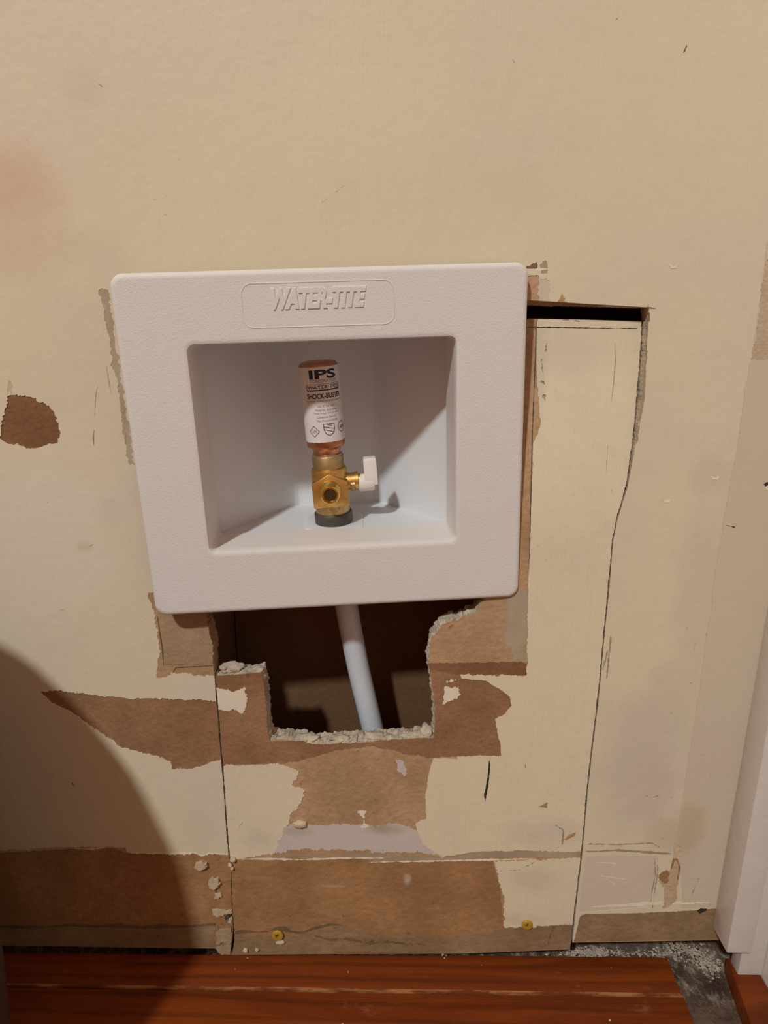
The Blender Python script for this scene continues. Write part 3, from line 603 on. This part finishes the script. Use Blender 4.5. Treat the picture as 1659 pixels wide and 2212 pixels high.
# raised lettering in a shallow cartouche
def text_bm(s, size, extr=0.0, bold=0.0, shear=0.0, align='CENTER', bevel=0.0, xs=1.0, space=1.0):
    cu = bpy.data.curves.new('t', 'FONT'); cu.body = s; cu.size = size; cu.extrude = extr; cu.offset = bold; cu.shear = shear
    cu.align_x = align; cu.align_y = 'CENTER'; cu.bevel_depth = bevel; cu.space_character = space; cu.resolution_u = 4
    o = bpy.data.objects.new('t', cu); ROOT.link(o); dg = bpy.context.evaluated_depsgraph_get()
    me = bpy.data.meshes.new_from_object(o.evaluated_get(dg)); bm = bmesh.new(); bm.from_mesh(me)
    bpy.data.objects.remove(o); bpy.data.curves.remove(cu); bpy.data.meshes.remove(me)
    for v in bm.verts: v.co.x *= xs
    return bm
t0, t1 = UL(586, 650, 0), UL(792, 638, 0)
bm = text_bm('WATER-TITE', 0.0132, 0.0002, 0.0005, 0.28, bevel=0.00035, xs=1.0)
xs = [v.co.x for v in bm.verts]; k = (t1.x-t0.x) / (max(xs)-min(xs)); mid = (max(xs)+min(xs))/2
for v in bm.verts: v.co = Vector(((v.co.x-mid)*k + (t0.x+t1.x)/2, -v.co.z, v.co.y + (t0.z+t1.z)/2 - 0.0004))
from_bm('raised_lettering', bm, MPLATE, outlet, 30)
c0, c1 = UL(519, 618, 0), UL(852, 690, 0)
zc1, zc0 = (UL(600, 613, 0).z + UL(800, 603, 0).z)/2, UL(700, 704, 0).z
ln = lambda g, y: rrect(c0.x-g, c1.x+g, zc0-g, zc1+g, 0.0055+g, y)
skin('cartouche_ridge', [ln(0.00045, 0.0001), ln(0.0002, -0.00022), ln(-0.0002, -0.00022), ln(-0.00045, 0.0001)], MPLATE, outlet)

# ------------------------------------------------------------------ valve and arrester: frame along the tube axis
base = Vector((bu, bw, ZF + 0.0009))
top_px = UL(686, 781, bw)
ax = (Vector((top_px.x, bw - 0.0005, top_px.z)) - base); TL = ax.length; ax.normalize()
xax = Vector((1, 0, 0)); xax = (xax - ax * xax.dot(ax)).normalized(); yax = ax.cross(xax)
VM = PM @ (Matrix.Translation(base) @ Matrix((xax, yax, ax)).transposed().to_4x4())
VMi = VM.inverted()
def UV(px, py, dep=0.0):
    d = VMi.to_3x3() @ Vector(R @ np.array([px - W/2, py - H/2, F])); o = VMi @ Vector(CAM)
    return o + d * ((dep - o.y) / d.y)
Cc = lambda x, y: (600 + x/5.027, 740 + y/5.027)
HZ = lambda cx, cy, dep=0.0: UV(*Cc(cx, cy), dep).z
valve = bpy.data.objects.new('shutoff_valve', None); ROOT.link(valve); valve.matrix_world = VM; valve.empty_display_size = 0.02
tag(valve, 'brass shutoff valve with white lever handle standing in the white box', 'valve')
arr = bpy.data.objects.new('water_hammer_arrester', None); ROOT.link(arr)
def lathe(name, prof, mat, parent, n=48, axis='Z', off=(0, 0, 0), smooth=35, caps=True):
    bm = bmesh.new(); rings = []
    for r, h in prof:
        ring = []
        for i in range(n):
            a = 2*math.pi*i/n; p = (r*math.cos(a), r*math.sin(a), h)
            if axis == 'X': p = (h, r*math.cos(a), r*math.sin(a))
            if axis == 'Y': p = (r*math.cos(a), h, r*math.sin(a))
            ring.append(bm.verts.new(Vector(p) + Vector(off)))
        rings.append(ring)
    for a, b in zip(rings, rings[1:]):
        for i in range(n): bm.faces.new((a[i], a[(i+1) % n], b[(i+1) % n], b[i]))
    if caps: bm.faces.new(rings[0]); bm.faces.new(rings[-1])
    return from_bm(name, bm, mat, parent, smooth)
RT, RB = 0.0119, 0.0112
z_ring1 = HZ(600, 1885, -RB); z_blk0 = HZ(590, 1790, -RB); z_sh = HZ(550, 1345, 0); z_col1 = HZ(540, 1250, -0.010)
z_lab0, z_lab1 = HZ(500, 1088, -RT), HZ(430, 268, -RT); z_tap = HZ(500, 1125, -RT); z_nk = HZ(545, 1200, -0.009)
lathe('rubber_ring', [(RB+0.0006, 0), (RB+0.0009, 0.0006), (RB+0.0009, z_ring1-0.0005), (RB+0.0005, z_ring1), (RB-0.002, z_ring1)], MRING, valve)
lathe('lower_barrel', [(RB-0.0004, z_ring1-0.001), (RB-0.0004, z_blk0+0.002)], MBRASS2, valve)
lathe('upper_collar', [(0.0096, z_sh-0.003), (0.0098, z_col1-0.0006), (0.0094, z_col1), (0.0075, z_col1)], MBRASS2, valve)
lathe('solder_ring', [(0.0093, z_col1-0.0003), (0.0094, z_col1+0.0005), (0.0085, z_col1+0.0009)], MSOLD, valve)
# gable-faced body block
za, zs = HZ(545, 1435, -0.0115), HZ(560, 1528, -0.0115)
gab = [(-0.0111, z_blk0), (0.0111, z_blk0), (0.0111, zs), (0.0, za), (-0.0111, zs)]
bm = bmesh.new(); fr = [bm.verts.new((x, -0.0115, z)) for x, z in gab]; mid = [bm.verts.new((x, 0.002, z if i < 2 else z + (0.0 if i == 3 else 0.0))) for i, (x, z) in enumerate(gab)]
bm.faces.new(fr); bm.faces.new(mid)
for i in range(5): bm.faces.new((fr[i], fr[(i+1) % 5], mid[(i+1) % 5], mid[i]))
bmesh.ops.bevel(bm, geom=bm.edges[:], offset=0.0005, segments=2, affect='EDGES', profile=0.5)
from_bm('front_face_block', bm, MBRASS, valve, 40)
lathe('valve_body', [(RB-0.0008, z_blk0-0.0005), (RB, z_blk0+0.0005), (RB, z_sh-0.002), (RB-0.0004, z_sh-0.0006), (0.0097, z_sh)], MBRASS, valve)
# outlet nipple with rolled threads and a real bore
sp = UV(*Cc(570, 1660), -0.0225); spz = UV(*Cc(560, 1610), -0.0115).z
prof = [(0.0066, -0.0110), (0.0062, -0.0128)]
for i in range(7): prof += [(0.0058, -0.0132 - i*0.0012), (0.0053, -0.0138 - i*0.0012)]
prof += [(0.0056, -0.0220), (0.0050, -0.0226), (0.0040, -0.0226), (0.0036, -0.0218)]
n_ = lathe('outlet_nipple', prof, MBRIGHT, valve, 40, 'Y', (0, 0, (spz+sp.z)/2), caps=False)
lathe('nipple_bore', [(0.0036, -0.0218), (0.0035, -0.0150), (0.0027, -0.0146), (0.0027, -0.0040), (0.0001, -0.0038)], MBORE, valve, 32, 'Y', (0, 0, (spz+sp.z)/2))
# stem and lever handle on the right
hz = UV(*Cc(815, 1500), 0).z; X = lambda cx, cy=1500: UV(*Cc(cx, cy), 0).x
lathe('stem', [(0.0054, 0.008), (0.0054, X(838)), (0.0060, X(840)), (0.0060, X(876)), (0.0045, X(878)), (0.0045, X(900))], MBRASS, valve, 40, 'X', (0, 0, hz))
lathe('stem_nut', [(0.0056, X(785)), (0.0060, X(790)), (0.0060, X(832)), (0.0056, X(836))], MBRASS2, valve, 6, 'X', (0, 0, hz-0.0008), smooth=20)
hub_z = UV(*Cc(960, 1535), -0.004).z
lathe('lever_hub', [(0.0050, X(872)), (0.0056, X(885)), (0.0056, X(1030)), (0.0050, X(1045)), (0.0015, X(1046))], MHAND, valve, 32, 'X', (0, 0, hub_z))
x0, x1 = X(945), X(1085); zt = UV(*Cc(1010, 1255), -0.003).z
bm = bmesh.new()
sec = [(hub_z-0.001, 0.0052, 0), (hub_z+0.005, 0.0050, 0), (zt-0.001, 0.0042, 0), (zt, 0.0036, 0.0004)]
lv = []
for z, d, i in sec: lv.append([bm.verts.new(p) for p in ((x0+i, -d, z), (x1-i, -d, z), (x1-i, d, z), (x0+i, d, z))])
for a, b in zip(lv, lv[1:]):
    for i in range(4): bm.faces.new((a[i], a[(i+1) % 4], b[(i+1) % 4], b[i]))
bm.faces.new(lv[0]); bm.faces.new(lv[-1])
bmesh.ops.bevel(bm, geom=bm.edges[:], offset=0.0006, segments=2, affect='EDGES', profile=0.5)
lev = from_bm('lever_handle', bm, MHAND, valve, 40); lev['label'] = 'white plastic lever'
lathe('handle_screw', [(0.0026, X(1040)), (0.0026, X(1062)), (0.0018, X(1068))], MBRASS2, valve, 20, 'X', (0, 0, hub_z+0.0006))

arr.matrix_world = VM @ Matrix.Translation((0, 0, z_col1))
tag(arr, 'copper cylinder arrester with a white printed label, screwed on top of the brass valve', 'arrester')
dz = -z_col1
topz = TL + 0.0005
lathe('copper_tube', [(0.0080, z_col1-0.0005+dz), (0.0083, z_nk-0.0012+dz), (0.0085, z_nk+0.0005+dz), (0.0096, z_nk+0.0022+dz), (0.0113, z_tap-0.0018+dz), (0.0117, z_tap-0.0006+dz), (RT-0.0001, z_tap+0.0006+dz), (RT-0.0001, topz-0.0035+dz), (RT-0.0004, topz-0.0018+dz), (RT-0.0016, topz-0.0006+dz), (0.0080, topz-0.0001+dz), (0.002, topz+0.0002+dz)], MCOP, arr, 64)
# wrapped paper label (a little less than a full turn) and its print
TW = math.radians(14)                                      # the print faces a little to the right
RL = RT + 0.00012
V, Fc = [], []
na = 72; za_, zb_ = z_lab0+dz, z_lab1+dz
for i in range(na+1):
    a = math.radians(-150 + 300*i/na) 
    jag = 0.0006*noise.noise((i*0.7, 1, 0)) + (0.0022 if 62 < i < 70 else 0)
    for z in (za_+jag, zb_+0.0001*noise.noise((i*.9, 5, 2))): V.append((RL*math.sin(a), -RL*math.cos(a), z))
for i in range(na): Fc.append((2*i, 2*i+2, 2*i+3, 2*i+1))
lab = from_py('paper_label', V, Fc, MLAB, arr, smooth=True)
def wrap(bm, zc, name='label_print', mat=MINK, width=None, height=None, xo=0.0):
    xs = [v.co.x for v in bm.verts]; ys = [v.co.y for v in bm.verts]; mx, my = (max(xs)+min(xs))/2, (max(ys)+min(ys))/2
    kx = width / (max(xs)-min(xs)) if width else 1; ky = height / (max(ys)-min(ys)) if height else kx
    bmesh.ops.triangulate(bm, faces=bm.faces[:])
    for _ in range(6):
        le = [e for e in bm.edges if abs(e.verts[0].co.x-e.verts[1].co.x)*kx > 0.0011]
        if not le: break
        bmesh.ops.subdivide_edges(bm, edges=le, cuts=1); bmesh.ops.triangulate(bm, faces=bm.faces[:])
    for v in bm.verts:
        a = ((v.co.x-mx)*kx + xo) / RL + TW; r = RL + 0.00004
        v.co = Vector((r*math.sin(a), -r*math.cos(a), (v.co.y-my)*ky + zc))
    bm.normal_update()
    me = bpy.data.meshes.new(name); bm.to_mesh(me); bm.free()
    return add(name, me, mat, lab)
LZ = lambda cy: HZ(460 + (cy-300)*0.11, cy, -RT) + dz
wrap(text_bm('IPS', 1, bold=0.035), LZ(345), width=0.0172, height=0.0054)
wrap(text_bm('CORPORATION', 1), LZ(417), width=0.0170, height=0.0019, mat=MINK2)
def rect_frame(w, h, t, r):
    bm = bmesh.new(); o_ = [bm.verts.new((p.x, p.z, 0)) for p in rrect(-w/2, w/2, -h/2, h/2, r, 0, 4)]; i_ = [bm.verts.new((p.x, p.z, 0)) for p in rrect(-w/2+t, w/2-t, -h/2+t*1.8, h/2-t*0.6, r*0.6, 0, 4)]
    for k in range(len(o_)): bm.faces.new((o_[k], o_[(k+1) % len(o_)], i_[(k+1) % len(o_)], i_[k]))
    return bm
wrap(rect_frame(0.0224, 0.0040, 0.0004, 0.0008), LZ(487)); wrap(text_bm('WATER\u00b7TITE', 1, bold=0.02, space=1.1), LZ(484), width=0.0208, height=0.0020)
wrap(text_bm('SHOCK-BUSTER', 1, bold=0.03), LZ(580), width=0.0228, height=0.0031)
wrap(text_bm('QUARTER TURN HAMMER ARRESTER', 1), LZ(637), width=0.0250, height=0.0012, mat=MINK2)
for s, cy, w in (('VALVE "AA" SIZE', 690, 0.0108), ('Model No. 3636 Series', 732, 0.0135), ('Temp. Range: 33 F to 180 F', 768, 0.0160), ('Connection Size 1/2"', 808, 0.0125), ('Max. Pressure 250 PSI', 848, 0.0130)):
    wrap(text_bm(s, 1), LZ(cy), width=w, height=0.00135, mat=MINK2)
def poly_line(pts, t, closed=True):
    bm = bmesh.new(); n = len(pts)
    for i in range(n if closed else n-1):
        a, b = Vector(pts[i]), Vector(pts[(i+1) % n]); d = (b-a).normalized()*t/2; q = Vector((-d.y, d.x))
        bm.faces.new([bm.verts.new((p.x, p.y, 0)) for p in (a-d+q, a-d-q, b+d-q, b+d+q)])
    return bm
zs_ = LZ(955)
wrap(poly_line([(0, .0033), (.0034, 0), (0, -.0033), (-.0034, 0)], .00035), zs_ - 0.0004, xo=-0.0090); wrap(text_bm('AM', 1), zs_ - 0.0004, width=0.0030, height=0.0022, xo=-0.0090, mat=MINK2)
shield = [(-.0033, .0036), (.0033, .0036), (.0033, 0), (.0022, -.0022), (0, -.0036), (-.0022, -.0022), (-.0033, 0)]
wrap(poly_line(shield, .0004), zs_ + 0.0002, xo=0.0005)
for seg in (((-.0033, .0022), (.0033, .0004)), ((-.0033, .0004), (.0028, -.0016)), ((-.0033, .0036), (0.0, .0024))): wrap(poly_line(seg, .0004, False), zs_ + 0.0004 + (seg[0][1]+seg[1][1])/2 - 0.0002, xo=0.0005)
wrap(poly_line([(.0032*math.cos(i*math.pi/10), .0032*math.sin(i*math.pi/10)) for i in range(20)], .0004), zs_ + 0.0010, xo=0.0098); wrap(text_bm('ASSE', 1, bold=.03), zs_ + 0.0010, width=0.0046, height=0.0019, xo=0.0098)

# ------------------------------------------------------------------ supply pipe
def tube(name, pts, r, mat, parent=None, n=24, res=40):
    P = [Vector(p) for p in pts]; path = []
    for i in range(len(P)-1):
        a, b, c, d = P[max(0, i-1)], P[i], P[i+1], P[min(len(P)-1, i+2)]
        for k in range(res//len(P)+1):
            t = k / (res//len(P)+1)
            path.append(0.5*((2*b) + (c-a)*t + (2*a-5*b+4*c-d)*t*t + (3*b-a-3*c+d)*t**3))
    path.append(P[-1]); bm = bmesh.new(); rings = []
    for i, p in enumerate(path):
        tg = (path[min(i+1, len(path)-1)] - path[max(i-1, 0)]).normalized(); s = tg.cross(Vector((0, 1, 0))).normalized(); q = tg.cross(s)
        rings.append([bm.verts.new(p + r*(math.cos(2*math.pi*k/n)*s + math.sin(2*math.pi*k/n)*q)) for k in range(n)])
    for a, b in zip(rings, rings[1:]):
        for k in range(n): bm.faces.new((a[k], a[(k+1) % n], b[(k+1) % n], b[k]))
    bm.faces.new(rings[0]); bm.faces.new(rings[-1])
    return from_bm(name, bm, mat, parent, 60)
pb = PM @ Vector((bu, bw, ZF-0.0025))
pp = [pb, U(748, 1306, 0.036), U(776, 1450, 0.039), U(808, 1585, 0.0405), U(850, 1760, 0.0415)]
pp.append(pp[-1] + (np.array(pp[-1]) - np.array(pp[-2])) * 0.8)
tag(tube('supply_pipe', pp, 0.0076, MPIPE), 'bluish white plastic water pipe rising through the ragged hole to the box', 'pipe')

# ------------------------------------------------------------------ yellow star-drive screws
def screw(px, py, r, label, tilt):
    c = U(px, py, -0.0020); n = 48; bm = bmesh.new()
    star = lambda k, s=1.0: (r*0.42 + r*0.14*math.cos(6*2*math.pi*k/n)) * s
    rings = []
    def ring(fr, y): rings.append([bm.verts.new((fr(k)*math.cos(2*math.pi*k/n + tilt), y, fr(k)*math.sin(2*math.pi*k/n + tilt))) for k in range(n)])
    ring(lambda k: r*0.55, 0.0030); ring(lambda k: r*0.97, 0.0012); ring(lambda k: r, 0.0002); ring(lambda k: r*0.93, -0.0004); ring(lambda k: star(k, 1.04), -0.0006); ring(lambda k: star(k), -0.0003); ring(lambda k: star(k, 0.9), 0.0012)
    for a, b in zip(rings, rings[1:]):
        for i in range(n): bm.faces.new((a[i], a[(i+1) % n], b[(i+1) % n], b[i]))
    root = from_bm('drywall_screw', bm, MSCREW, None, 30); root.location = c
    bm = bmesh.new(); f = [bm.verts.new((star(k, .9)*math.cos(2*math.pi*k/n + tilt), 0.0012, star(k, .9)*math.sin(2*math.pi*k/n + tilt))) for k in range(n)]; bm.faces.new(f)
    from_bm('star_socket', bm, MSOCK, root)
    lathe('shank', [(r*0.5, 0.003), (r*0.42, 0.008), (r*0.42, 0.022), (0.0002, 0.026)], MSCREW, root, 16, 'Y')
    return tag(root, label, 'screw')
screw(599, 2022, 0.0041, 'yellow star-drive screw at lower left of the panel, with white crumb below', 0.2)
screw(1139, 1999, 0.0038, 'yellow star-drive screw at lower right of the panel, under cream paint', 0.5)
for px, py, s in ((607, 2035, (.0026, .0012, .0016)), (600, 2036, (.0014, .001, .001)), (1154, 2001, (.0018, .001, .0016))): rock('screw_hole_plaster', U(px, py, -0.0006), s, panel, MGYP, px)

# ------------------------------------------------------------------ dark object at the left edge, bin form assumed; shaped to throw the big shadow
bx, by = -0.2965, -0.138
shadow_obj = bpy.data.objects.new('shadow_object', None); ROOT.link(shadow_obj); shadow_obj.location = (bx, by, FLOOR_Z); shadow_obj.empty_display_size = 0.02
tag(shadow_obj, 'dark rounded object cut off by the left edge, form assumed, shaped to cast the wall shadow', 'object')
lathe('shadow_object_body', [(0.092, 0), (0.1000, 0.004), (0.1033, 0.09), (0.1040, 0.17), (0.1036, 0.196), (0.1015, 0.198), (0.1015, 0.204)], MOBJ, shadow_obj, 64)
lathe('shadow_object_top', [(0.1015, 0.1995), (0.1034, 0.2005), (0.1030, 0.212), (0.0985, 0.245), (0.0840, 0.285), (0.0640, 0.318), (0.0440, 0.345), (0.0300, 0.360), (0.0180, 0.369), (0.0080, 0.3725), (0.0010, 0.3735)], MOBJ, shadow_obj, 64)

# ------------------------------------------------------------------ plaster debris in the floor gap and on the boards
bm = bmesh.new(); rng = random.Random(11)
def crumb(x, y, z, s):
    g = bmesh.ops.create_icosphere(bm, subdivisions=1, radius=s); sx, sy = rng.uniform(.6, 1.8), rng.uniform(.6, 1.5)
    for v in g['verts']: v.co = Vector((x + v.co.x*sx*rng.uniform(.7, 1.2), y + v.co.y*sy*rng.uniform(.7, 1.2), z + v.co.z*0.6 + s*0.45))
for i in range(1500):
    t = rng.random()
    if t < 0.30: px, py = rng.gauss(1275, 25), rng.gauss(2058, 5)
    elif t < 0.45: px, py = rng.uniform(1180, 1440), rng.gauss(2060, 5)
    else:
        u = rng.random(); px, py = 1440 + 110*u + rng.gauss(0, 10), 2046 + 50*u*u + rng.gauss(0, 11)
    p = FL(px, py, FLOOR_Z-0.014)
    if p[1] > 0.030 or (p[1] < 0.002 and (p[0] < ex(p[1]) + 0.003 or p[0] > r1[0] - 0.002)): continue
    crumb(p[0], p[1], FLOOR_Z-0.014, rng.choice((.00025, .0003, .0004, .0006, .0008)) * rng.uniform(.7, 1.2))
o = from_bm('plaster_debris', bm, MGYP, None, None); tag(o, 'white plaster crumbs and dust in the floor gap at right', 'debris', 'stuff')
bm = bmesh.new()
for px, py, s in ((956, 2062, .0012), (964, 2065, .0006), (508, 2093, .0004), (1040, 2085, .0005), (752, 2100, .0006), (535, 2070, .0006), (960, 2070, .0005), (1320, 2090, .0005), (1240, 2062, .0009), (1180, 2061, .0008), (1210, 2062, .0007), (740, 2212, .0006), (1317, 2205, .0008)):
    p = FL(px, py); crumb(p[0], min(p[1], yb), FLOOR_Z, s)
tag(from_bm('plaster_crumbs', bm, MGYP, None, None), 'few tiny white plaster crumbs scattered on the wood boards', 'debris', 'stuff')
